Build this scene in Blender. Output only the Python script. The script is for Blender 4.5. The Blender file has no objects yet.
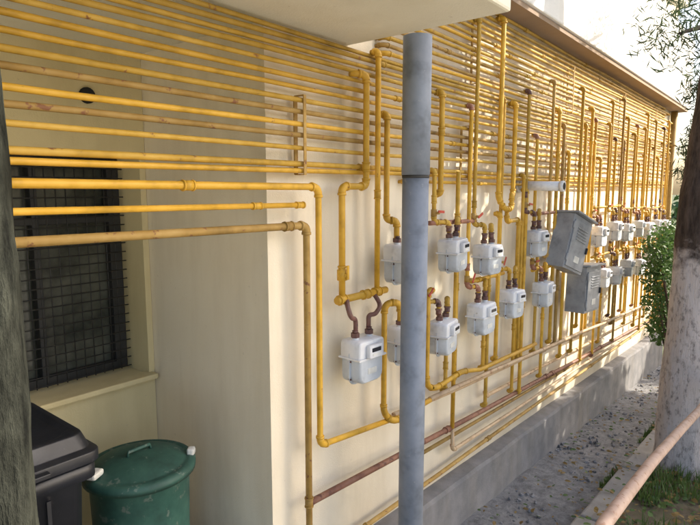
import bpy, math, random
from mathutils import Vector, Matrix, noise
random.seed(7)
S = bpy.context.scene
COL = S.collection

# ------------------------------------------------------------------ helpers
class MB:
    def __init__(s):
        s.v=[];s.f=[];s.m=[];s.s=[]
    def tube(s,pts,r,seg=10,m=0,cap=True,smooth=True):
        pts=[Vector(p) for p in pts]
        n=len(pts)
        rs=r if isinstance(r,(list,tuple)) else [r]*n
        T=[]
        for i in range(n):
            a=pts[max(i-1,0)];b=pts[min(i+1,n-1)]
            t=(b-a)
            T.append(t.normalized() if t.length>1e-9 else Vector((0,0,1)))
        up=Vector((0,0,1)) if abs(T[0].z)<.9 else Vector((1,0,0))
        N=(up-T[0]*up.dot(T[0])).normalized()
        base=len(s.v)
        for i in range(n):
            N=(N-T[i]*N.dot(T[i])).normalized()
            B=T[i].cross(N)
            for k in range(seg):
                a=2*math.pi*k/seg
                s.v.append(tuple(pts[i]+(N*math.cos(a)+B*math.sin(a))*rs[i]))
        for i in range(n-1):
            for k in range(seg):
                k2=(k+1)%seg
                s.f.append((base+i*seg+k,base+i*seg+k2,base+(i+1)*seg+k2,base+(i+1)*seg+k))
                s.m.append(m);s.s.append(smooth)
        if cap:
            s.f.append(tuple(base+k for k in range(seg))[::-1]);s.m.append(m);s.s.append(False)
            s.f.append(tuple(base+(n-1)*seg+k for k in range(seg)));s.m.append(m);s.s.append(False)
    def box(s,c,d,m=0,M=None):
        c=Vector(c);h=[x/2 for x in d];b=len(s.v)
        for x in (-1,1):
            for y in (-1,1):
                for z in (-1,1):
                    p=Vector((x*h[0],y*h[1],z*h[2]))
                    if M is not None:p=M@p
                    s.v.append(tuple(c+p))
        for q in ((0,1,3,2),(4,6,7,5),(0,4,5,1),(2,3,7,6),(0,2,6,4),(1,5,7,3)):
            s.f.append(tuple(b+i for i in q));s.m.append(m);s.s.append(False)
    def poly(s,P,m=0,smooth=False):
        b=len(s.v);s.v+= [tuple(p) for p in P];s.f.append(tuple(range(b,b+len(P))));s.m.append(m);s.s.append(smooth)
    def loft(s,loops,m=0,smooth=True,caps=True):
        b=len(s.v);n=len(loops[0])
        for L in loops: s.v+=[tuple(p) for p in L]
        for i in range(len(loops)-1):
            for k in range(n):
                k2=(k+1)%n
                s.f.append((b+i*n+k,b+i*n+k2,b+(i+1)*n+k2,b+(i+1)*n+k));s.m.append(m);s.s.append(smooth)
        if caps:
            s.f.append(tuple(b+k for k in range(n))[::-1]);s.m.append(m);s.s.append(False)
            s.f.append(tuple(b+(len(loops)-1)*n+k for k in range(n)));s.m.append(m);s.s.append(False)
    def mesh(s,name,mats):
        me=bpy.data.meshes.new(name)
        me.from_pydata(s.v,[],s.f)
        for m in mats: me.materials.append(m)
        me.polygons.foreach_set('material_index',s.m)
        me.polygons.foreach_set('use_smooth',s.s)
        me.update()
        return me
    def obj(s,name,mats,parent=None,bevel=0,fixn=True):
        me=s.mesh(name,mats)
        if fixn:
            import bmesh
            bm=bmesh.new();bm.from_mesh(me);bmesh.ops.recalc_face_normals(bm,faces=bm.faces);bm.to_mesh(me);bm.free()
        o=bpy.data.objects.new(name,me);COL.objects.link(o)
        if parent: o.parent=parent
        if bevel:
            b=o.modifiers.new('b','BEVEL');b.width=bevel;b.segments=2;b.limit_method='ANGLE';b.angle_limit=math.radians(40)
        return o

def empty(name):
    o=bpy.data.objects.new(name,None);COL.objects.link(o);return o

def fillet(pts,R):
    pts=[Vector(p) for p in pts];out=[pts[0]];arcs=[]
    for i in range(1,len(pts)-1):
        a,b,c=pts[i-1],pts[i],pts[i+1]
        d1=(a-b);d2=(c-b);l1=d1.length;l2=d2.length;d1.normalize();d2.normalize()
        ang=d1.angle(d2)
        if ang>math.radians(165): out.append(b);continue
        r=min(R,l1*.48,l2*.48)
        arc=[]
        p1=b+d1*r;p2=b+d2*r
        for k in range(6):
            t=k/5
            arc.append(p1*(1-t)**2+b*2*t*(1-t)+p2*t*t)
        out+=arc;arcs.append((arc,d1,d2))
    out.append(pts[-1]);return out,arcs

def pipe(pts,r,mats,R=.028,fit=True,fm=0,couplings=(),name='gas_pipe',seg=10,rings=True):
    b=MB();P,arcs=fillet(pts,R)
    b.tube(P,r,seg)
    if fit:
        for arc,d1,d2 in arcs:
            b.tube(arc,r*1.22,seg,m=fm)
            b.tube([arc[0]-d1*.003,arc[0]+d1*.007],r*1.38,seg,m=fm)
            b.tube([arc[-1]-d2*.003,arc[-1]+d2*.007],r*1.38,seg,m=fm)
    for c,ax in couplings:
        c=Vector(c);ax=Vector(ax)
        b.tube([c-ax*.018,c+ax*.018],r*1.25,seg,m=fm)
        b.tube([c-ax*.021,c-ax*.015],r*1.4,seg,m=fm)
        b.tube([c+ax*.015,c+ax*.021],r*1.4,seg,m=fm)
    return b.obj(name,mats,fixn=False)

# ------------------------------------------------------------------ materials
def newmat(name):
    m=bpy.data.materials.new(name);m.use_nodes=True
    nt=m.node_tree;B=nt.nodes['Principled BSDF'];return m,nt,B
def N(nt,t,**k):
    n=nt.nodes.new(t)
    for a,b in k.items():
        setattr(n,a,b)
    return n
def coords(nt,scale=(1,1,1)):
    g=N(nt,'ShaderNodeNewGeometry');mp=N(nt,'ShaderNodeMapping');mp.inputs['Scale'].default_value=scale
    nt.links.new(g.outputs['Position'],mp.inputs['Vector']);return mp.outputs[0]
def noi(nt,vec,scale,detail=4,rough=.55):
    n=N(nt,'ShaderNodeTexNoise');n.inputs['Scale'].default_value=scale;n.inputs['Detail'].default_value=detail;n.inputs['Roughness'].default_value=rough
    nt.links.new(vec,n.inputs['Vector']);return n.outputs['Fac']
def ramp(nt,fac,stops):
    r=N(nt,'ShaderNodeValToRGB');e=r.color_ramp.elements
    while len(e)<len(stops): e.new(.5)
    for i,(p,c) in enumerate(stops):
        e[i].position=p;e[i].color=(*c,1) if len(c)==3 else c
    nt.links.new(fac,r.inputs[0]);return r.outputs[0]
def mix(nt,fac,a,b,bt='MIX'):
    m=N(nt,'ShaderNodeMix',data_type='RGBA',blend_type=bt)
    for s,v in ((m.inputs['Factor'],fac),(m.inputs['A'],a),(m.inputs['B'],b)):
        if isinstance(v,(int,float)): s.default_value=v
        elif isinstance(v,tuple): s.default_value=(*v,1) if len(v)==3 else v
        else: nt.links.new(v,s)
    return m.outputs['Result']
def bump(nt,B,h,strength=.3,dist=.005):
    b=N(nt,'ShaderNodeBump');b.inputs['Strength'].default_value=strength;b.inputs['Distance'].default_value=dist
    nt.links.new(h,b.inputs['Height']);nt.links.new(b.outputs[0],B.inputs['Normal'])

def paint(name,c1,c2,rust=(.14,.05,.02),amount=.5,rough=.42,spec=.5):
    m,nt,B=newmat(name);v=coords(nt)
    oi=N(nt,'ShaderNodeObjectInfo')
    base=ramp(nt,noi(nt,v,9,3,.65),[(.3,tuple(x*.68 for x in c1)),(.47,c1),(.7,c2)])
    dk=N(nt,'ShaderNodeMath',operation='MULTIPLY_ADD');dk.inputs[1].default_value=.32;dk.inputs[2].default_value=.78
    nt.links.new(oi.outputs['Random'],dk.inputs[0])
    hsv=N(nt,'ShaderNodeHueSaturation');nt.links.new(base,hsv.inputs['Color']);nt.links.new(dk.outputs[0],hsv.inputs['Value'])
    rn=noi(nt,v,23,3,.7)
    rm=ramp(nt,rn,[(amount,(0,0,0)),(amount+.07,(1,1,1))])
    c=mix(nt,rm,hsv.outputs[0],rust)
    nt.links.new(c,B.inputs['Base Color'])
    B.inputs['Roughness'].default_value=rough
    B.inputs['Specular IOR Level'].default_value=spec
    bump(nt,B,rn,.3,.003)
    return m
M_yel=paint('yellow_pipe_paint',(.58,.335,.035),(.69,.41,.06),rust=(.25,.11,.04),amount=.68,rough=.48,spec=.35)
M_yel2=paint('old_yellow_paint',(.46,.28,.04),(.56,.36,.075),rust=(.22,.10,.04),amount=.64,rough=.55,spec=.3)
M_och=paint('faded_ochre_paint',(.38,.235,.065),(.48,.32,.11),rust=(.20,.09,.045),amount=.61,rough=.6,spec=.3)
M_cream=paint('faded_cream_pipe',(.64,.45,.27),(.72,.56,.37),rust=(.33,.17,.09),amount=.59,rough=.55)
M_rust=paint('rusty_pipe',(.30,.13,.08),(.42,.21,.13),rust=(.14,.06,.04),amount=.55,rough=.6)
M_dark=paint('dark_hose',(.12,.055,.045),(.20,.09,.065),rust=(.05,.025,.025),amount=.55,rough=.5)
M_meter=paint('meter_grey_paint',(.54,.58,.63),(.62,.66,.71),rust=(.38,.38,.38),amount=.70,rough=.35)
M_meterl=paint('meter_light_paint',(.72,.73,.76),(.78,.79,.81),rust=(.42,.4,.37),amount=.70,rough=.35)
M_cab=paint('cabinet_grey_paint',(.34,.36,.39),(.42,.44,.47),rust=(.25,.18,.13),amount=.69,rough=.4)
M_pole=paint('pole_bluegrey_paint',(.19,.22,.275),(.225,.255,.315),rust=(.27,.30,.34),amount=.66,rough=.6)
M_white=paint('white_flue',(.78,.78,.78),(.84,.84,.84),rust=(.5,.47,.42),amount=.68)
M_green=paint('green_bin_paint',(.028,.095,.075),(.045,.13,.10),rust=(.11,.155,.13),amount=.60,rough=.6)
M_blk=paint('black_plastic',(.010,.012,.018),(.018,.020,.028),rust=(.04,.04,.045),amount=.66,rough=.45)
M_rail=paint('rail_faded_paint',(.46,.32,.26),(.56,.41,.34),rust=(.28,.16,.11),amount=.56,rough=.6)
M_red=paint('red_lever_paint',(.42,.05,.03),(.55,.08,.05),amount=.65)
def flat(name,c,rough=.5,metal=0):
    m,nt,B=newmat(name);v=coords(nt)
    nt.links.new(ramp(nt,noi(nt,v,15,3),[(.3,tuple(x*.75 for x in c)),(.7,tuple(min(1,x*1.15) for x in c))]),B.inputs['Base Color'])
    B.inputs['Roughness'].default_value=rough;B.inputs['Metallic'].default_value=metal;return m
M_dial=flat('dial_face',(.03,.03,.035),.15)
M_label=flat('label',(.72,.72,.68),.5)
M_iron=flat('iron_frame',(.03,.03,.03),.6)
M_hole=flat('vent_black',(.01,.01,.01),.8)

def plaster(name,c1,c2,stain=(.45,.39,.29),st=.5,sc=1.0,fine=.4,grime=False):
    m,nt,B=newmat(name);v=coords(nt);vs=coords(nt,(3.5,3.5,.5))
    base=ramp(nt,noi(nt,v,1.3*sc,5,.6),[(.3,c1),(.7,c2)])
    streak=ramp(nt,noi(nt,vs,1.7,4,.65),[(.45,(1,1,1)),(.8,(.72,.68,.6))])
    c=mix(nt,st,base,streak,'MULTIPLY')
    n2=noi(nt,v,48,4,.7)
    sp=ramp(nt,n2,[(.66,(0,0,0)),(.74,(.5,.5,.5))])
    c=mix(nt,sp,c,stain)
    if grime:
        g=N(nt,'ShaderNodeNewGeometry');sx=N(nt,'ShaderNodeSeparateXYZ');nt.links.new(g.outputs['Position'],sx.inputs[0])
        a1=N(nt,'ShaderNodeMath',operation='MULTIPLY_ADD');a1.inputs[1].default_value=.05;nt.links.new(sx.outputs[0],a1.inputs[0]);nt.links.new(sx.outputs[2],a1.inputs[2])
        a2=N(nt,'ShaderNodeMath',operation='MULTIPLY_ADD');a2.inputs[1].default_value=-.5;nt.links.new(noi(nt,coords(nt,(1,1,.6)),5,5,.65),a2.inputs[0]);nt.links.new(a1.outputs[0],a2.inputs[2])
        mr=N(nt,'ShaderNodeMapRange');mr.inputs['From Min'].default_value=.45;mr.inputs['From Max'].default_value=.05;mr.inputs['To Max'].default_value=.55;nt.links.new(a2.outputs[0],mr.inputs['Value'])
        c=mix(nt,mr.outputs[0],c,(.42,.36,.28))
    nt.links.new(c,B.inputs['Base Color']);B.inputs['Roughness'].default_value=.9
    h=mix(nt,.3,noi(nt,v,150,3,.7),n2);bump(nt,B,h,fine,.005)
    return m
M_wall=plaster('cream_plaster',(.78,.69,.53),(.84,.77,.63),st=.45,grime=True)
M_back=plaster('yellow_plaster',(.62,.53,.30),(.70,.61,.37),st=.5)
M_slab=plaster('painted_concrete',(.70,.67,.54),(.77,.74,.62),st=.3)
M_fascia=plaster('white_render',(.78,.77,.74),(.84,.83,.80),st=.3)
M_plinth=plaster('rough_concrete',(.17,.17,.18),(.28,.27,.27),stain=(.07,.07,.07),st=.7,sc=5,fine=.8)
M_kerb=plaster('kerb_concrete',(.24,.23,.22),(.35,.33,.31),stain=(.1,.1,.09),st=.5,sc=4,fine=.8)
M_soff=plaster('brown_soffit',(.28,.20,.14),(.34,.25,.18),st=.4)

def gmat(name,stops,scale,b=.6,bd=.02):
    m,nt,B=newmat(name);v=coords(nt);n=noi(nt,v,scale,8,.75)
    nt.links.new(ramp(nt,n,stops),B.inputs['Base Color']);B.inputs['Roughness'].default_value=.95
    bump(nt,B,n,b,bd);return m
M_earth=gmat('earth',[(.3,(.07,.055,.038)),(.5,(.16,.13,.09)),(.7,(.12,.13,.06))],9)
M_chan=gmat('silt_concrete',[(.3,(.12,.115,.115)),(.5,(.24,.235,.235)),(.7,(.37,.36,.35))],14,.8,.03)
M_far=gmat('field',[(.3,(.05,.07,.02)),(.7,(.09,.11,.04))],.6,.2)
M_yard=gmat('pale_concrete',[(.3,(.45,.42,.38)),(.7,(.55,.52,.47))],2,.2)
M_stone=gmat('stones',[(.35,(.11,.105,.105)),(.5,(.23,.225,.23)),(.65,(.36,.355,.36))],17,.3,.004)

def leafmat(name,c1,c2,tr=.3):
    m,nt,B=newmat(name);v=coords(nt)
    c=ramp(nt,noi(nt,v,6,2),[(.3,c1),(.7,c2)])
    nt.links.new(c,B.inputs['Base Color']);B.inputs['Roughness'].default_value=.6
    if tr:
        t=N(nt,'ShaderNodeBsdfTranslucent');nt.links.new(c,t.inputs[0])
        ms=N(nt,'ShaderNodeMixShader');ms.inputs[0].default_value=tr
        nt.links.new(B.outputs[0],ms.inputs[1]);nt.links.new(t.outputs[0],ms.inputs[2])
        nt.links.new(ms.outputs[0],nt.nodes['Material Output'].inputs[0])
    return m
M_leaf=leafmat('leaf_green',(.045,.10,.025),(.10,.19,.045))
M_leafs=leafmat('shade_leaf',(.035,.08,.02),(.08,.15,.035),tr=0)
M_leafd=leafmat('needle_green',(.030,.055,.025),(.07,.105,.045))
M_grass=leafmat('grass_green',(.06,.12,.025),(.12,.19,.05))
M_dry=leafmat('dry_leaf',(.16,.09,.03),(.34,.24,.08))

def bark(name,c1,c2,wash=None):
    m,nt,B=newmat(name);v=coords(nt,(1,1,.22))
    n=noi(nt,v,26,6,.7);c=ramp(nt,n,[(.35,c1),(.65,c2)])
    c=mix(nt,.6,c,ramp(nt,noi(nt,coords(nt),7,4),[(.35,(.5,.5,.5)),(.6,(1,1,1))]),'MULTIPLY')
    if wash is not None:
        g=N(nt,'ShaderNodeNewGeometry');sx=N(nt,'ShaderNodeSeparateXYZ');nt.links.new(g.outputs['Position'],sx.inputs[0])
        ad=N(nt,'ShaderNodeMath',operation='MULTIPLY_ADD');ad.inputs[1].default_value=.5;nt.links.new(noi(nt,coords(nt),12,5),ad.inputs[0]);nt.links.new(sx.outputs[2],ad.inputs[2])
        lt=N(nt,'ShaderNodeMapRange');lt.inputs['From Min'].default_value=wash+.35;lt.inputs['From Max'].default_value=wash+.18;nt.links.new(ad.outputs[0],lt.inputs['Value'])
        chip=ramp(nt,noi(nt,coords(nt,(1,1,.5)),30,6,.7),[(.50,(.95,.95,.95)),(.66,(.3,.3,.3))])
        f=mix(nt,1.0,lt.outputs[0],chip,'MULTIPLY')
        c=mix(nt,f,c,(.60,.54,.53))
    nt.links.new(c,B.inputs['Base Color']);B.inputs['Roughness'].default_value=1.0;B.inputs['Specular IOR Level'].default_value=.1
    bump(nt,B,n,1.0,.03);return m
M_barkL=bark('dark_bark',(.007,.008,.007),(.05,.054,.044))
M_barkR=bark('washed_bark',(.04,.033,.03),(.13,.10,.09),wash=1.5)
M_bark=bark('bark',(.05,.035,.03),(.14,.10,.08))

# ------------------------------------------------------------------ ground
def gz(x):
    if x<2.6: return 0.0
    return -.085*(min(x,14)-2.6)
def strip(y0,y1,dz,x0=-3,x1=30,step=.25,rough=0,ny=1):
    b=MB();n=int((x1-x0)/step)
    for i in range(n+1):
        x=x0+(x1-x0)*i/n
        for j in range(ny+1):
            y=y0+(y1-y0)*j/ny
            b.v.append((x,y,gz(x)+dz+(noise.noise(Vector((x*2.3,y*2.3,0)))*rough+noise.noise(Vector((x*9,y*9,3)))*rough*.4)))
    for i in range(n):
        for j in range(ny):
            a=i*(ny+1)+j;b.f.append((a,a+ny+1,a+ny+2,a+1));b.m.append(0);b.s.append(True)
    return b
b=MB()
xs=[-400,-60,-3,0,1.5,2.6,5,8,11,14,30,90,400];ys=[-400,-60,-12,-4,-.8,0,3,12,60,400]
for x in xs:
    for y in ys: b.v.append((x,y,gz(x)-.03))
for i in range(len(xs)-1):
    for j in range(len(ys)-1):
        a=i*len(ys)+j;b.f.append((a,a+len(ys),a+len(ys)+1,a+1));b.m.append(0);b.s.append(True)
b.obj('ground',[M_far])
strip(-.66,-.02,.0,rough=.02,ny=10,step=.06,x0=1.4,x1=13).obj('gravel_path',[M_chan])
strip(-2.3,-.80,.05,rough=.05,ny=16,step=.1,x0=0,x1=13).obj('earth_bank',[M_earth])
strip(-14,-2.3,.03,step=.5,x0=-8,x1=26).obj('bounce_yard',[M_yard])  # unseen pale sheet, added to bounce sunlight back onto the wall
strip(-2.3,-.62,.02,step=.5,x0=-8,x1=0).obj('concrete_path',[M_yard])
k=MB();x=0.4
while x<12.5:
    L=.985
    z0=gz(x);z1=gz(x+L);y0=-.80+random.uniform(-.01,.01);dzz=random.uniform(-.008,.008)
    b0=len(k.v)
    for (xx,zz) in ((x,z0),(x+L,z1)):
        for (yy,dz) in ((y0,-.1),(y0,.085+dzz),(y0+.15,.085+dzz),(y0+.15,-.1)): k.v.append((xx,yy,zz+dz))
    for q in ((0,1,2,3),(7,6,5,4),(0,4,5,1),(1,5,6,2),(2,6,7,3),(3,7,4,0)):
        k.f.append(tuple(b0+i for i in q));k.m.append(0);k.s.append(False)
    x+=1.0
k.obj('kerb',[M_kerb],bevel=.014)
def stones(name,n,xr,yr,sr,dz):
    b=MB();import bmesh
    bm=bmesh.new();bmesh.ops.create_icosphere(bm,subdivisions=1,radius=1)
    tv=[v.co.copy() for v in bm.verts];tf=[[v.index for v in f.verts] for f in bm.faces];bm.free()
    for _ in range(n):
        x=xr[0]+(xr[1]-xr[0])*random.random()**1.3;y=random.uniform(*yr)
        if noise.noise(Vector((x*1.7,y*3,5)))<-.05 : continue
        s=sr[0]+(sr[1]-sr[0])*random.random()**2.5
        M=Matrix.Rotation(random.random()*6.28,3,(random.random(),random.random(),random.random()+.1))
        sc=Vector((1,random.uniform(.6,1),random.uniform(.4,.8)))
        o=Vector((x,y,gz(x)+dz+s*.1));b0=len(b.v)
        for v in tv:
            b.v.append(tuple(o+(M@Vector((v.x*sc.x,v.y*sc.y,v.z*sc.z))*s*random.uniform(.85,1.15))))
        for f in tf: b.f.append(tuple(b0+i for i in f));b.m.append(0);b.s.append(False)
    return b.obj(name,[M_stone],fixn=False)
stones('gravel',1700,(2.2,10),(-.64,-.10),(.003,.024),.0)
stones('loose_stones',260,(2.6,8),(-2.2,-.82),(.01,.035),.05)
def blades(name,n,xr,yr,h,mat,thr=0.0,dz=.05):
    b=MB();c=0
    while c<n:
        x=random.uniform(*xr);y=random.uniform(*yr)
        if noise.noise(Vector((x*2,y*2,9)))<thr: continue
        c+=1
        hh=random.uniform(*h);a=random.random()*6.28;w=.004
        dx=math.cos(a);dy=math.sin(a);lean=random.uniform(.1,.7)*hh
        z=gz(x)+dz;p=Vector((x,y,z))
        s=Vector((-dy,dx,0))*w;t=Vector((dx*lean,dy*lean,hh));mid=Vector((dx*lean*.35,dy*lean*.35,hh*.6))
        b0=len(b.v);b.v+=[tuple(p-s),tuple(p+s),tuple(p+mid+s*.8),tuple(p+mid-s*.8),tuple(p+t)]
        b.f+=[(b0,b0+1,b0+2,b0+3),(b0+3,b0+2,b0+4)];b.m+=[0,0];b.s+=[False,False]
    return b.obj(name,[mat],fixn=False)
blades('grass',9500,(2.6,8.0),(-2.0,-.82),(.03,.13),M_grass,thr=-.12)
blades('weeds',700,(2.8,9.0),(-.66,-.60),(.02,.07),M_grass,thr=.02,dz=0)
def litter(name,n,xr,yr,sz,mats,dz=.07):
    b=MB()
    for _ in range(n):
        x=random.uniform(*xr);y=random.uniform(*yr)
        d=dz if y<-.8 else (.10 if y<-.65 else .02)
        s=random.uniform(*sz);M=Matrix.Rotation(random.random()*6.28,3,'Z')@Matrix.Rotation(random.uniform(-.6,.6),3,'X')
        o=Vector((x,y,gz(x)+d+random.uniform(0,.015)));P=[(-1,0,0),(-.3,.5,.15),(.6,.4,.1),(1,0,0),(.6,-.4,.15),(-.3,-.5,.1)]
        b.poly([o+M@Vector(q)*s for q in P],m=random.randrange(len(mats)))
    return b.obj(name,mats,fixn=False)
litter('fallen_leaves',2600,(2.4,8),(-2.1,-.80),(.012,.035),[M_dry,M_dry,M_leaf,M_grass])
litter('path_leaves',520,(2.4,8),(-.8,-.12),(.008,.026),[M_dry,M_dry,M_grass])

# ------------------------------------------------------------------ building
WX0=1.462;WX1=9.12;SL=2.617
bld=empty('apartment_building')
b=MB();b.box(((WX0+WX1)/2,2.0,1.5),(WX1-WX0,4.0,6.0));b.obj('front_wall',[M_wall],bld)
BY=.83
b=MB()
b.box((-.77,BY+.25,.045),(4.46,.5,2.09))
b.box((-.77,BY+.25,2.383),(4.46,.5,.466))
b.box((1.445,BY+.25,1.62),(.03,.5,1.06))
b.box((-1.75,BY+.25,1.62),(2.5,.5,1.06))
b.obj('recess_wall',[M_back],bld)
b=MB();b.box((.2,BY-.005,1.105),(2.5,.09,.026));b.box((.2,BY+.13,1.10),(2.46,.2,.018));b.obj('window_sill',[M_back],bld,bevel=.006)
b=MB();b.box((-.6,.2,.10),(4.12,1.26,.30));b.obj('recess_floor',[M_kerb],bld)
b=MB();b.box((-1.05,.05,SL+.11),(6.0,1.58,.22));b.obj('canopy_slab',[M_slab],bld,bevel=.01)
b=MB();b.box((5.6,-.105,3.11+.45),(7.3,.21,.9));b.obj('upper_parapet',[M_fascia],bld,bevel=.01)
b=MB();b.box((5.6,-.10,3.092),(7.2,.18,.03));b.obj('eave_soffit',[M_soff],bld)
b=MB();b.box((-2,1.2,4.4),(7,2.2,3.2));b.box((5.6,1.95,5.5),(7.3,4.1,2.0));b.obj('upper_storey',[M_fascia],bld)
pl=MB();n=60
for i in range(n+1):
    x=WX0+.0+(WX1-WX0)*i/n
    zt=.27-.05*(x-2.5);zb=gz(x)-.1;yy=-.10+noise.noise(Vector((x*3,0,0)))*.014
    pl.v+=[(x,.02,zt+.01),(x,yy+.012,zt+noise.noise(Vector((x*4,1,0)))*.012),(x,yy+noise.noise(Vector((x*9,5,0)))*.008,zt-.02),(x,yy-.01,zb),(x,.02,zb)]
for i in range(n):
    for j in range(5):
        a=i*5+j;c=i*5+(j+1)%5;pl.f.append((a,c,c+5,a+5));pl.m.append(0);pl.s.append(False)
pl.poly([pl.v[i] for i in range(5)]);pl.poly([pl.v[n*5+i] for i in range(5)])
pl.obj('wall_plinth',[M_plinth],bld)
win=empty('window');win.parent=bld
WY=1.03
b=MB();b.box((.35,WY+.06,1.62),(2.16,.02,1.06));
mg,nt,B=newmat('dirty_glass');v=coords(nt)
nt.links.new(ramp(nt,noi(nt,v,5,5,.6),[(.35,(.025,.03,.025)),(.65,(.12,.125,.10))]),B.inputs['Base Color']);B.inputs['Roughness'].default_value=.2
b.obj('glass',[mg],win)
b=MB()
for (x0,x1) in ((1.37,1.43),(1.02,1.05),(.62,.665),(-.2,-.15)): b.box(((x0+x1)/2,WY+.02,1.62),(x1-x0,.05,1.058))
b.box((.35,WY+.021,1.125),(2.14,.05,.05));b.box((.35,WY+.021,2.125),(2.14,.05,.045));b.box((.35,WY+.0215,1.86),(2.14,.05,.03))
b.obj('frame',[M_iron],win,bevel=.004)
b=MB();x=-.3
while x<1.40:
    b.tube([(x,WY-.05,1.12),(x,WY-.05,2.14)],.003,6);x+=.044
z=1.13
while z<2.13:
    b.tube([(-.35,WY-.056,z),(1.42,WY-.056,z)],.003,6);z+=.044
b.obj('security_grille',[M_iron],win)
b=MB()
b.tube([(1.20,BY-.012,2.40),(1.20,BY+.01,2.40)],.034,16)
b.obj('vent_hole',[M_hole],bld)

# ------------------------------------------------------------------ pole
b=MB();px,py=2.02,-.31
b.tube([(px,py,-.15),(px,py,2.06)],.056,28);b.tube([(px,py,2.05),(px,py,2.062)],.0575,28,m=1);b.tube([(px,py,2.062),(px,py,SL+.003)],.0595,28)
b.tube([(px,py,-.02),(px,py,.02)],.09,24)
b.obj('support_pole',[M_pole,M_iron])

# ------------------------------------------------------------------ horizontal pipes
def slopepts(x0,x1,y,zf,j=.006,step=.8):
    P=[];x=x0
    while x<x1-.3:
        P.append((x,y+random.uniform(-.004,.004),zf(x)+random.uniform(-j,j)));x+=step*random.uniform(.8,1.2)
    P.append((x1,y,zf(x1)));return P
def hpipe(x0,x1,y,zf,r,mat,pre=(),post=(),fm=0,nc=3,mats=None):
    P=slopepts(x0,x1,y,zf)
    cp=[]
    for _ in range(nc):
        x=random.uniform(x0+.3,x1-.2)
        for i in range(len(P)-1):
            if P[i][0]<=x<=P[i+1][0]:
                t=(x-P[i][0])/(P[i+1][0]-P[i][0]);a=Vector(P[i]);c=Vector(P[i+1]);cp.append((a.lerp(c,t),(c-a).normalized()))
    return pipe(list(pre)+P+list(post),r,mats or [mat,M_rust],couplings=cp,fm=fm)
Zl=[(2.585,.009),(2.56,.010),(2.53,.009),(2.50,.010),(2.465,.009),(2.43,.010),(2.39,.009),(2.345,.010),(2.30,.010),(2.255,.010),(2.21,.010),(2.165,.009),(2.10,.011),(2.076,.010)]
for i,(z,r) in enumerate(Zl):
    x1=WX1-.15-random.random()*.5
    hpipe(-1.6,x1,-.05-(i%2)*.006,lambda x,z=z:z,r,None,mats=[random.choice([M_yel2,M_yel2,M_och,M_yel]),M_rust],nc=3,post=[(x1,.02,z)])
for i,z in enumerate([2.04,2.62,2.655,2.69,2.73,2.765,2.80,2.835,2.87,2.905,2.94,2.975,3.01,3.045]):
    x1=WX1-.15-random.random()*.6;x0=2.15 if z>2.3 else 2.35
    hpipe(x0,x1,-.05-(i%2)*.006,lambda x,z=z:z,random.choice([.009,.010,.010]),None,mats=[random.choice([M_yel2,M_och,M_yel2,M_yel]),M_rust],nc=3,pre=[(x0,.02,z)],post=[(x1,.02,z)])
def bracket(x,z0,z1,name='pipe_bracket'):
    b=MB();b.box((x,-.022,(z0+z1)/2),(.018,.006,z1-z0));b.box((x,-.072,(z0+z1)/2),(.014,.004,z1-z0))
    b.box((x,-.047,z0),(.014,.05,.004));b.box((x,-.047,z1),(.014,.05,.004))
    b.obj(name,[M_och])
for x in (1.60,2.95,4.6,6.2,7.7,8.8): bracket(x,2.06,2.36)
for x in (3.05,4.7,6.3,7.8): bracket(x,2.61,2.97)

pipe([(-1.6,-.09,2.02),(.2,-.09,2.018),(1.655,-.09,2.012),(1.655,-.09,.935),(2.2,-.09,.875)],.0130,[M_yel,M_rust],R=.035,couplings=[((1.05,-.09,2.014),(1,0,0))])
hpipe(2.2,8.7,-.09,lambda x:.93-.06*(x-1.66)-.01,.0145,None,mats=[M_cream,M_rust],fm=0,nc=5)
pipe([(-1.6,-.07,1.955),(1.58,-.07,1.942)],.010,[M_yel,M_rust],couplings=[((1.57,-.07,1.942),(1,0,0)),((1.35,-.07,1.943),(1,0,0))])
pipe([(-1.6,-.075,1.885),(1.60,-.075,1.862),(1.60,-.075,.2)],.0140,[M_och,M_rust],R=.03,couplings=[((1.6,-.075,.70),(0,0,1)),((1.5,-.075,1.863),(1,0,0))])
hpipe(1.60,8.9,-.075,lambda x:.695-.066*(x-1.6),.0145,None,mats=[M_rust,M_rust],nc=5)
hpipe(1.98,9.0,-.06,lambda x:.385-.028*(x-2),.012,None,mats=[M_och,M_rust],pre=[(1.98,-.06,.2)],nc=5)
hpipe(2.83,9.0,-.075,lambda x:.47-.042*(x-2.8),.011,None,mats=[M_cream,M_rust],pre=[(2.83,-.075,.62)],nc=3)
hpipe(2.5,9.0,-.06,lambda x:.56-.05*(x-2.5),.011,None,mats=[M_och,M_rust],nc=3)
hpipe(3.3,8.9,-.06,lambda x:.66-.055*(x-3.3),.012,None,mats=[M_cream,M_rust],nc=3,pre=[(3.3,-.06,.9)])

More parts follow.
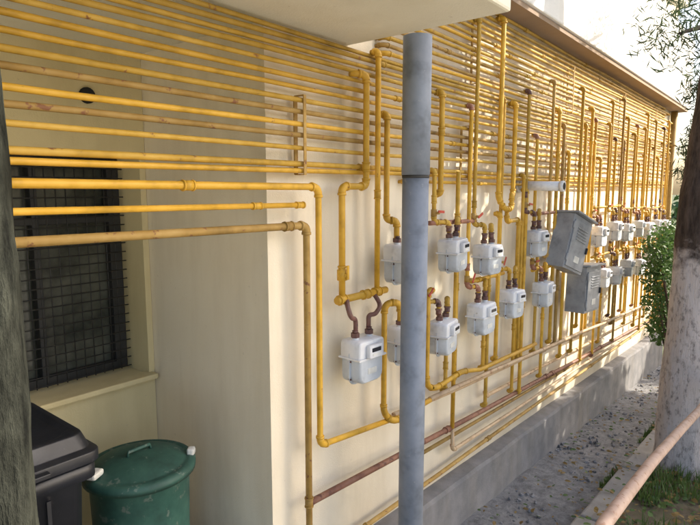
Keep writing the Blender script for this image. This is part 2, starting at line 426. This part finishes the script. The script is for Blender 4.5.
# ------------------------------------------------------------------ meter mesh
def rr(w,h,cy,y,rt,rb,n=4):
    P=[]
    for (sx,sz,r,a0) in ((1,1,rt,0),(-1,1,rt,90),(-1,-1,rb,180),(1,-1,rb,270)):
        cx=sx*(w/2-r);cz=cy+sz*(h/2-r)
        for k in range(n+1):
            a=math.radians(a0+90*k/n);P.append((cx+r*math.cos(a),y,cz+r*math.sin(a)))
    return P
def meter_mesh():
    b=MB()
    b.loft([rr(.165,.135,-.035,-.070,.02,.035),rr(.185,.15,-.035,-.060,.025,.04),rr(.19,.155,-.035,-.003,.02,.04),rr(.19,.155,-.035,.055,.02,.04),rr(.17,.14,-.035,.065,.02,.035)],m=0)
    b.loft([rr(.212,.175,-.035,-.004,.02,.045),rr(.212,.175,-.035,.003,.02,.045)],m=0,smooth=False)
    b.loft([rr(.185,.075,.060,-.072,.018,.008),rr(.205,.088,.060,-.064,.022,.01),rr(.208,.09,.060,.055,.022,.01),rr(.19,.08,.060,.065,.02,.01)],m=1)
    b.loft([rr(.218,.01,.016,-.078,.004,.004,2),rr(.218,.01,.016,.07,.004,.004,2)],m=1,smooth=False)
    b.loft([rr(.095,.058,.052,-.100,.006,.006,2),rr(.105,.066,.052,-.094,.008,.008,2),rr(.105,.066,.052,-.070,.008,.008,2)],m=1)
    b.loft([rr(.070,.020,.062,-.102,.003,.003,2),rr(.070,.020,.062,-.099,.003,.003,2)],m=2,smooth=False)
    b.loft([rr(.060,.012,.037,-.102,.002,.002,2),rr(.060,.012,.037,-.099,.002,.002,2)],m=3,smooth=False)
    b.loft([rr(.07,.03,-.05,-.0725,.004,.004,2),rr(.07,.03,-.05,-.069,.004,.004,2)],m=3,smooth=False)
    for x in (-.055,.055):
        b.tube([(x,0,.10),(x,0,.118)],.019,12,m=1);b.tube([(x,0,.115),(x,0,.138)],.023,6,m=4,smooth=False)
        b.tube([(x,0,.138),(x,0,.150)],.016,12,m=4)
    for x in (-.098,.098):
        for z in (-.09,.0): b.tube([(x,-.010,z),(x,.008,z)],.005,6,m=4)
    me=b.mesh('gas_meter',[M_meter,M_meterl,M_dial,M_label,M_dark])
    import bmesh
    bm=bmesh.new();bm.from_mesh(me);bmesh.ops.recalc_face_normals(bm,faces=bm.faces);bm.to_mesh(me);bm.free()
    return me
MM=meter_mesh()
MY=-.125;MS=.83;CX=.055*MS;CZ=.15*MS
def meter(x,z,rot=0,tilt=0,s=1.0):
    o=bpy.data.objects.new('gas_meter',MM);COL.objects.link(o)
    s*=MS;q=random.uniform(.98,1.06)
    o.location=(x,MY,z);o.rotation_euler=(0,tilt,rot);o.scale=(s*random.uniform(.96,1.02),s,s*q);return o

def hookup(mx,mz,top,bottom,upper=True,r=.0115):
    col=random.choice([[M_yel,M_dark],[M_yel,M_rust],[M_yel2,M_dark]])
    zi=mz+CZ
    dz=random.uniform(.05,.11)
    xl=mx-random.uniform(.10,.15);xr=mx+random.uniform(.10,.15)
    vy=-.09
    pipe([(xl,-.05,top),(xl,vy,top),(xl,vy,zi+dz),(mx-CX,MY,zi+dz),(mx-CX,MY,zi-.005)],r,col,R=.024,fm=random.choice([0,0,1]),couplings=[((xl,vy,zi+dz+.12),(0,0,1))])
    d2=dz+random.uniform(-.02,.015)
    pipe([(mx+CX,MY,zi-.005),(mx+CX,MY,zi+d2),(xr,vy,zi+d2),(xr,vy,bottom),(xr,-.06,bottom)],r,col,R=.024,fm=random.choice([0,0,1]),couplings=[((xr,vy,mz-.2),(0,0,1))])
    b=MB()
    for x in (mx-CX,mx+CX):
        b.tube([(x,MY,zi),(x,MY,zi+.022)],.0155,8,m=0);b.tube([(x,MY,zi+.022),(x,MY,zi+.032)],.018,6,m=0,smooth=False)
    b.obj('pipe_union',[M_dark],fixn=False)
    z=zi+dz+.05;b=MB();b.tube([(xl,vy,z-.018),(xl,vy,z+.018)],.0165,10,m=0);b.tube([(xl,vy-.034,z),(xl,vy,z)],.008,8,m=0)
    b.box((xl+.016,vy-.035,z+.006),(.058,.005,.013),m=1,M=Matrix.Rotation(random.uniform(-1.2,.3),3,'Y'));b.obj('shutoff_valve',[M_och,M_red],fixn=False)

up=[(2.69,1.655,2.10),(3.12,1.59,2.95),(3.89,1.63,2.66),(5.42,1.58,2.62),(5.95,1.60,2.83),(6.42,1.56,2.43),(6.95,1.57,2.70),(7.42,1.53,2.87),(7.9,1.54,2.51),(8.4,1.52,2.79)]
lo=[(2.6,1.22,2.30),(3.06,1.24,2.47),(3.5,1.26,2.56),(4.07,1.24,2.38),(5.62,1.17,2.29),(6.08,1.14,2.5),(6.55,1.17,2.74),(7.1,1.12,2.3),(7.6,1.14,2.6),(8.12,1.12,2.4)]
def zline(x): return .93-.06*(x-1.66)
for (x,z,t) in up:
    meter(x,z,random.uniform(-.14,.14),random.uniform(-.05,.05));hookup(x,z,t,zline(x)+random.choice([0,.04,-.22,-.3]))
for (x,z,t) in lo:
    meter(x,z,random.uniform(-.16,.16),random.uniform(-.05,.05))
    hookup(x,z,t,zline(x)+random.choice([0,.04,.0,-.22]))
meter(1.895,1.265,-.05,.0,1.0)
pipe([(1.90,-.05,2.49),(1.965,-.09,2.49),(1.965,-.09,2.015),(1.80,-.09,2.015),(1.80,-.09,1.545)],.0140,[M_yel,M_yel2],R=.03,couplings=[((1.80,-.09,1.66),(0,0,1)),((1.965,-.09,2.1),(0,0,1))])
b=MB();b.tube([(1.80,-.09,1.62),(1.80,-.09,1.665)],.022,12);b.tube([(1.80,-.12,1.642),(1.80,-.09,1.642)],.010,8);b.box((1.80,-.122,1.655),(.012,.006,.06));b.obj('gas_valve',[M_yel],fixn=False)
pipe([(1.765,-.09,1.535),(2.12,-.09,1.535)],.0165,[M_yel,M_rust],couplings=[((1.80,-.09,1.535),(1,0,0)),((1.965,-.09,1.535),(1,0,0)),((2.05,-.09,1.535),(1,0,0))])
pipe([(2.05,-.05,2.60),(2.05,-.09,2.60),(2.05,-.09,1.535)],.0125,[M_yel,M_rust],couplings=[((2.05,-.09,1.98),(0,0,1))])
zz=1.265+CZ
pipe([(1.835,-.09,1.535),(1.79,-.125,1.52),(1.80,-.14,1.46),(1.895-CX,MY,1.45),(1.895-CX,MY,zz-.01)],.0105,[M_dark,M_dark],R=.05,fit=False,name='meter_hose')
pipe([(2.02,-.09,1.535),(2.03,-.13,1.48),(1.97,-.14,1.45),(1.895+CX,MY,1.45),(1.895+CX,MY,zz-.01)],.0105,[M_dark,M_dark],R=.05,fit=False,name='meter_hose')
meter(2.20,1.66,.05);meter(2.235,1.26,-.05)
zz=1.66+CZ
pipe([(2.12,-.05,2.34),(2.12,-.09,2.34),(2.12,-.09,1.86),(2.20-CX,MY,1.86),(2.20-CX,MY,zz-.01)],.0135,[M_yel,M_dark],fm=0)
pipe([(2.20+CX,MY,zz-.01),(2.20+CX,MY,1.86),(2.34,-.09,1.86),(2.34,-.09,.87)],.0115,[M_yel,M_dark],fm=1)
zz=1.26+CZ
pipe([(2.235-CX,MY,zz-.01),(2.235-CX,MY,1.47),(2.11,-.09,1.47),(2.11,-.09,.93),(2.16,-.11,.875),(2.5,-.115,.885)],.0135,[M_yel,M_rust],R=.04)
pipe([(2.235+CX,MY,zz-.01),(2.235+CX,MY,1.46),(2.42,-.09,1.46),(2.42,-.09,1.0)],.0115,[M_yel,M_dark])
hpipe(2.5,8.6,-.115,lambda x:zline(x)+.012,.0135,None,mats=[M_cream,M_rust],nc=4)
pipe([(2.52,-.11,1.48),(2.47,-.11,1.48),(2.47,-.11,.97),(2.56,-.11,.93),(2.86,-.11,.95),(3.1,-.11,.90),(4.0,-.115,.87)],.0135,[M_yel,M_rust],R=.05)
pipe([(2.60,-.05,2.50),(2.60,-.095,2.50),(2.60,-.095,1.98),(2.60,-.06,1.98)],.0145,[M_yel,M_yel2],couplings=[((2.60,-.095,2.3),(0,0,1))])
pipe([(2.80,-.09,2.10),(2.80,-.09,1.4),(2.80,-.09,.62)],.0125,[M_yel,M_rust],couplings=[((2.8,-.09,1.85),(0,0,1)),((2.8,-.09,1.1),(0,0,1))])
pipe([(2.5,-.09,1.83),(3.02,-.09,1.82)],.0125,[M_rust,M_rust],couplings=[((2.6,-.09,1.83),(1,0,0)),((2.8,-.09,1.825),(1,0,0))])
pipe([(3.30,-.05,3.02),(3.30,-.1,3.02),(3.30,-.1,1.95),(3.36,-.12,1.88),(3.46,-.12,1.88),(3.46,-.12,1.97),(3.52,-.1,1.97),(3.52,-.1,2.55),(3.52,-.05,2.55)],.0145,[M_yel,M_yel2],R=.03)
pipe([(3.44,-.1,1.88),(3.44,-.1,1.80),(3.66,-.09,1.80),(3.66,-.09,.85)],.0145,[M_yel,M_rust],R=.03)
vx=[(3.36,1.85,.9),(3.72,2.1,.82),(3.78,2.0,.55),(4.22,2.79,1.5),(4.36,2.6,.8),(4.48,2.5,.75),(4.62,2.3,.62),(4.90,2.83,.6),(5.02,2.55,.8),(5.18,2.7,.45),(5.28,2.43,.7),(5.75,2.62,.5),(6.22,2.9,.6),(6.3,2.5,.4),(6.75,2.6,.5),(7.22,2.7,.4),(7.3,2.4,.5),(7.75,2.83,.4),(8.3,2.6,.3),(8.55,2.9,.4),(8.65,2.5,.4)]
for x,t,bt in vx:
    r=random.choice([.0115,.0135])
    pipe([(x,-.05,t),(x,-.09,t),(x,-.09,bt),(x,-.06,bt)],r,[random.choice([M_yel,M_yel,M_yel2,M_och]),M_rust],couplings=[((x,-.09,random.uniform(max(bt,1.0),t-.1)),(0,0,1))])
for (x0,x1,z) in ((3.95,4.4,1.42),(4.36,4.9,1.75),(3.0,3.45,1.46),(3.9,4.5,1.83),(5.3,6.3,1.84),(6.3,7.5,1.80),(7.3,8.6,1.78),(5.4,6.4,1.38),(6.4,7.6,1.36),(7.5,8.6,1.34)):
    pipe([(x0,-.085,z),(x1,-.085,z)],.0125,[random.choice([M_yel,M_rust,M_yel2]),M_rust],couplings=[((x0+.1,-.085,z),(1,0,0)),((x1-.1,-.085,z),(1,0,0))])

b=MB()
fp=Vector((3.83,0,2.03));b.tube([fp,fp+Vector((0,-.30,-.005))],.032,20);b.tube([fp+Vector((0,-.30,-.005)),fp+Vector((0,-.325,-.005))],.036,20);b.tube([fp+Vector((0,-.01,0)),fp+Vector((0,-.02,0))],.050,20)
b.tube([fp+Vector((0,-.325,-.005)),fp+Vector((0,-.327,-.005))],.024,20,m=1)
b.obj('exhaust_flue',[M_white,M_hole],fixn=False)

def cabinet(x,z,w,h,d,tilt,yaw,lean=0):
    b=MB()
    b.box((0,0,0),(w,d,h));b.box((0,-.01,h/2+.008),(w+.03,d+.05,.014),M=Matrix.Rotation(-.06,3,'X'))
    b.box((0,-d/2-.006,-.01),(w-.04,.010,h-.06))
    for i in range(5): b.box((0,-d/2-.015,h*.28-i*.022),(w*.5,.010,.006),M=Matrix.Rotation(.5,3,'X'))
    b.box((w*.38,-d/2-.018,-.02),(.014,.016,.05),m=1)
    for s in (-1,1): b.tube([(-w/2+.01,-d/2-.008,s*h*.3-.025),(-w/2+.01,-d/2-.008,s*h*.3+.025)],.008,8)
    b.box((0,-d/2-.0125,-h*.28),(.09,.003,.05),m=2)
    o=b.obj('metal_cabinet',[M_cab,M_iron,M_label],bevel=.004);o.location=(x,-.02-d/2-.08,z);o.rotation_euler=(lean,tilt,yaw);return o
cabinet(4.48,1.58,.34,.42,.14,.30,-.12,.05)
cabinet(4.86,1.18,.34,.38,.16,.04,-.05)

b=MB();b.tube([(9.0,-.06,gz(9)),(9.0,-.06,3.07)],.045,16)
for z in (.5,1.6,2.6): b.tube([(9.0,-.06,z),(9.0,-.06,z+.03)],.052,16)
b.obj('downpipe',[M_och],fixn=False)

# ------------------------------------------------------------------ bins
def ring(cx,cy,z,r,n=40,ripple=0):
    return [(cx+r*math.cos(2*math.pi*k/n),cy+r*math.sin(2*math.pi*k/n),z+(random.uniform(-ripple,ripple))) for k in range(n)]
gx,gy=1.10,.37;f0=.252
bin_=empty('green_bin')
b=MB()
b.loft([ring(gx,gy,f0,.15),ring(gx,gy,f0+.02,.165),ring(gx,gy,f0+.3,.178),ring(gx,gy,f0+.31,.184),ring(gx,gy,f0+.33,.184),ring(gx,gy,f0+.34,.179),ring(gx,gy,.90,.188),ring(gx,gy,.905,.197),ring(gx,gy,.925,.197)])
b.obj('body',[M_green],bin_)
b=MB()
b.loft([ring(gx,gy,.905,.206),ring(gx,gy,.900,.212),ring(gx,gy,.920,.214),ring(gx,gy,.932,.205),ring(gx,gy,.938,.188),ring(gx,gy,.934,.180),ring(gx,gy,.940,.170),ring(gx,gy,.962,.12),ring(gx,gy,.972,.06),ring(gx,gy,.974,.01)])
b.tube([(gx-.05,gy,.966),(gx-.045,gy,.99),(gx+.045,gy,.99),(gx+.05,gy,.966)],.007,8)
b.obj('lid',[M_green],bin_)
b=MB();b.box((gx-.18,gy-.0,.955),(.06,.04,.025),M=Matrix.Rotation(.5,3,'Z'));b.box((gx+.17,gy-.10,.945),(.035,.03,.03),M=Matrix.Rotation(.7,3,'Z'));b.obj('latch',[M_label],bin_,bevel=.008)
wb=empty('wheelie_bin')
def rrxy(cx,cy,w,d,z,r=.04,n=4):
    P=[]
    for (sx,sy,a0) in ((1,1,0),(-1,1,90),(-1,-1,180),(1,-1,270)):
        for k in range(n+1):
            a=math.radians(a0+90*k/n);P.append((cx+sx*(w/2-r)+r*math.cos(a),cy+sy*(d/2-r)+r*math.sin(a),z))
    return P
cx,cy=.565,.36
b=MB();b.loft([rrxy(cx,cy,.38,.38,.27),rrxy(cx,cy,.44,.44,1.08),rrxy(cx,cy,.50,.50,1.085),rrxy(cx,cy,.50,.50,1.13),rrxy(cx,cy,.48,.48,1.132)])
for s in (-1,1): b.tube([(cx+s*.17,cy+.20,.33),(cx+s*.20,cy+.20,.33)],.08,20)
for i in range(3): b.box((cx-.1+.1*i,cy-.215,.7),(.012,.02,.7))
b.obj('body',[M_blk],wb)
b=MB();L=[rrxy(cx,cy,.48,.48,1.137),rrxy(cx,cy,.52,.52,1.14),rrxy(cx,cy,.52,.52,1.175),rrxy(cx,cy+.01,.49,.48,1.18),rrxy(cx,cy+.01,.46,.44,1.225),rrxy(cx,cy+.01,.42,.40,1.228),rrxy(cx,cy+.02,.38,.36,1.215)]
b.loft(L);b.tube([(cx-.22,cy+.29,1.15),(cx+.22,cy+.29,1.15)],.014,10);b.box((cx,cy-.27,1.16),(.18,.03,.015))
b.obj('lid',[M_blk],wb,bevel=.003)

# ------------------------------------------------------------------ rail
b=MB()
P=[(1.2,-1.2,.98-.0),(1.7,-1.2,1.0),(2.4,-1.2,.925),(3.1,-1.2,.82),(3.77,-1.2,.71),(5.2,-1.2,.55),(6.5,-1.2,.40)]
b.tube(P,.021,12)
for x,z in ((1.3,.98),(5.6,.5)): b.tube([(x,-1.2,gz(x)-.1),(x,-1.2,z)],.020,12)
b.obj('handrail',[M_rail],fixn=False)

# ------------------------------------------------------------------ trees
def trunk(b,P,rs,seg=28,amp=.06,m=0,sub=26):
    pts=[];rr_=[]
    P=[Vector(p) for p in P]
    for i in range(len(P)-1):
        for k in range(sub):
            t=k/sub;pts.append(P[i].lerp(P[i+1],t));rr_.append(rs[i]*(1-t)+rs[i+1]*t)
    pts.append(P[-1]);rr_.append(rs[-1])
    s0=len(b.v);b.tube(pts,rr_,seg,m=m)
    for i in range(s0,len(b.v)):
        v=Vector(b.v[i]);c=pts[min((i-s0)//seg,len(pts)-1)];d=v-c
        if d.length>1e-6:
            k=noise.noise(Vector((v.x*9,v.y*9,v.z*2.5)))+.5*noise.noise(Vector((v.x*30,v.y*30,v.z*8)))
            b.v[i]=tuple(c+d*(1+amp*k))
def leaves(b,c,rad,n,s,m=0,needle=False):
    c=Vector(c)
    for _ in range(n):
        d=Vector((random.gauss(0,1),random.gauss(0,1),random.gauss(0,1))).normalized()*(random.random()**.45)
        p=c+Vector((d.x*rad[0],d.y*rad[1],d.z*rad[2]))
        u=Vector((random.gauss(0,1),random.gauss(0,1),random.gauss(0,1)-(.6 if needle else .2))).normalized()
        w=u.cross(Vector((random.gauss(0,1),random.gauss(0,1),random.gauss(0,1)))).normalized()
        L=s*random.uniform(.6,1.3);Wd=L*(.10 if needle else .45)
        b.poly([p-u*L*.5,p+w*Wd*.5,p+u*L*.5,p-w*Wd*.5],m=m)
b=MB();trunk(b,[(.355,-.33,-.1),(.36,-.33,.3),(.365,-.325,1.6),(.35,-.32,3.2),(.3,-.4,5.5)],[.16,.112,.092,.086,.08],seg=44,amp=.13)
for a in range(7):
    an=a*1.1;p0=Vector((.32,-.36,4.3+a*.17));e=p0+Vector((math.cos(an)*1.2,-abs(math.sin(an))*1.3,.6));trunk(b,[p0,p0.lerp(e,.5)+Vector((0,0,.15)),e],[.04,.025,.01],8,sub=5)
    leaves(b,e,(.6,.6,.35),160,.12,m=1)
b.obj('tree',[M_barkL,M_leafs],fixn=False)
b=MB();trunk(b,[(4.79,-.98,-.32),(4.79,-.98,0),(4.80,-.985,.9),(4.81,-1.0,2.0),(4.88,-1.08,3.2),(4.95,-1.2,5.5)],[.21,.175,.16,.145,.13,.09],seg=40,amp=.09)
random.seed(21)
for a in range(14):
    an=a*2.4;h=2.75+a*.2;p0=Vector((4.86,-1.08,h));ln=random.uniform(.7,1.2)
    e=p0+Vector((math.cos(an)*ln,math.sin(an)*ln*.75-.15,random.uniform(-.1,.4)))
    trunk(b,[p0,p0.lerp(e,.5)+Vector((0,0,.12)),e],[.035,.02,.008],8,sub=5)
    leaves(b,e,(.42,.34,.25),500,.09,m=1,needle=True);leaves(b,p0.lerp(e,.55),(.35,.3,.2),260,.09,m=1,needle=True)
for (e,n) in (((5.3,-.95,2.55),600),((5.15,-.90,2.35),600),((5.4,-.98,2.8),600),((5.1,-.88,2.75),450),((5.5,-.95,2.3),400),((5.25,-.86,2.15),300)):
    p0=Vector((4.84,-1.05,2.75));e=Vector(e);trunk(b,[p0,p0.lerp(e,.5)+Vector((0,0,.08)),e],[.015,.01,.004],6,sub=4);leaves(b,e,(.22,.15,.17),n,.085,m=1,needle=True)
b.obj('tree',[M_barkR,M_leafd],fixn=False)
def blocker_tree(x,y,h,r,seed,zb=1.2,n=30,dn=1.0):  # trees out of view, added to keep sun off parts of the wall
    random.seed(seed);b=MB();g=gz(x)
    trunk(b,[(x,y,g-.2),(x,y,g+h*.4),(x+.1,y,g+h)],[.2,.15,.03],16,sub=8)
    for i in range(n):
        t=i/n;z=g+zb+(h-zb)*t;an=i*2.4;ln=r*(1-t*.45)*random.uniform(.6,1.1)
        p0=Vector((x,y,z));e=p0+Vector((math.cos(an)*ln,math.sin(an)*ln,-.1+.3*random.random()))
        trunk(b,[p0,e],[.03,.008],6,sub=3)
        leaves(b,e,(.55,.55,.32),int(110*dn),.26,m=1);leaves(b,p0.lerp(e,.5),(.55,.55,.3),int(90*dn),.26,m=1)
    b.obj('tree',[M_bark,M_leafs],fixn=False)
blocker_tree(5.3,-3.1,6.3,1.1,3,zb=2.2,dn=1.1,n=28);blocker_tree(7.2,-3.3,4.3,1.0,4,zb=1.6,dn=1.0,n=18)
blocker_tree(9.8,-3.7,3.7,1.2,5,zb=1.2,dn=1.0,n=16);blocker_tree(12.6,-3.7,3.6,1.3,6,zb=1.2,dn=1.0,n=16)
random.seed(9)
b=MB();sx,sy=6.5,-.62;g=gz(sx)
for (ex,ey,ez) in ((6.40,-.50,1.25),(6.65,-.52,1.5),(6.45,-.46,.85),(6.85,-.62,1.0),(6.6,-.48,.55),(6.3,-.46,1.45),(6.9,-.55,1.45),(6.5,-.42,1.1)):
    trunk(b,[(sx,sy,g),(sx+(ex-sx)*.3,sy,g+(ez-g)*.5),(ex,ey,ez)],[.02,.014,.006],8,sub=4)
    leaves(b,(ex,ey,ez),(.22,.16,.20),480,.052,m=1)
b.obj('shrub',[M_bark,M_leaf],fixn=False)
random.seed(31);b=MB()
for i in range(26):
    x=26+random.uniform(-2,3);y=-14+i*1.1
    leaves(b,(x,y,gz(20)+random.uniform(.6,2.2)),(1.2,1.0,1.0),260,.35)
b.obj('distant_trees',[M_leafs],fixn=False)

# ------------------------------------------------------------------ light
SAZ=math.radians(-40);SEL=math.radians(29)
w=bpy.data.worlds.new('World');S.world=w;w.use_nodes=True;nt=w.node_tree
sky=nt.nodes.new('ShaderNodeTexSky');sky.sky_type='NISHITA';sky.sun_disc=False;sky.sun_elevation=SEL;sky.sun_rotation=math.radians(90)-SAZ
sky.air_density=1.0;sky.dust_density=4
bg=nt.nodes['Background'];nt.links.new(sky.outputs[0],bg.inputs[0]);bg.inputs[1].default_value=.40
sl=bpy.data.lights.new('sun','SUN');sl.energy=9;sl.angle=math.radians(.5);sl.color=(1,.90,.75)
so=bpy.data.objects.new('sun',sl);COL.objects.link(so)
sd=Vector((math.cos(SAZ)*math.cos(SEL),math.sin(SAZ)*math.cos(SEL),math.sin(SEL)))
so.rotation_euler=sd.to_track_quat('Z','Y').to_euler();so.location=sd*30

cam=bpy.data.cameras.new('camera');co=bpy.data.objects.new('camera',cam);COL.objects.link(co)
cam.lens=28.8;cam.sensor_width=36;cam.clip_end=2000;cam.clip_start=.05
co.location=(0,-1.6,2.0);co.rotation_euler=(math.radians(90-7.38),0,math.radians(39.17-90));S.camera=co
S.view_settings.view_transform='Standard';S.view_settings.look='None';S.view_settings.exposure=0
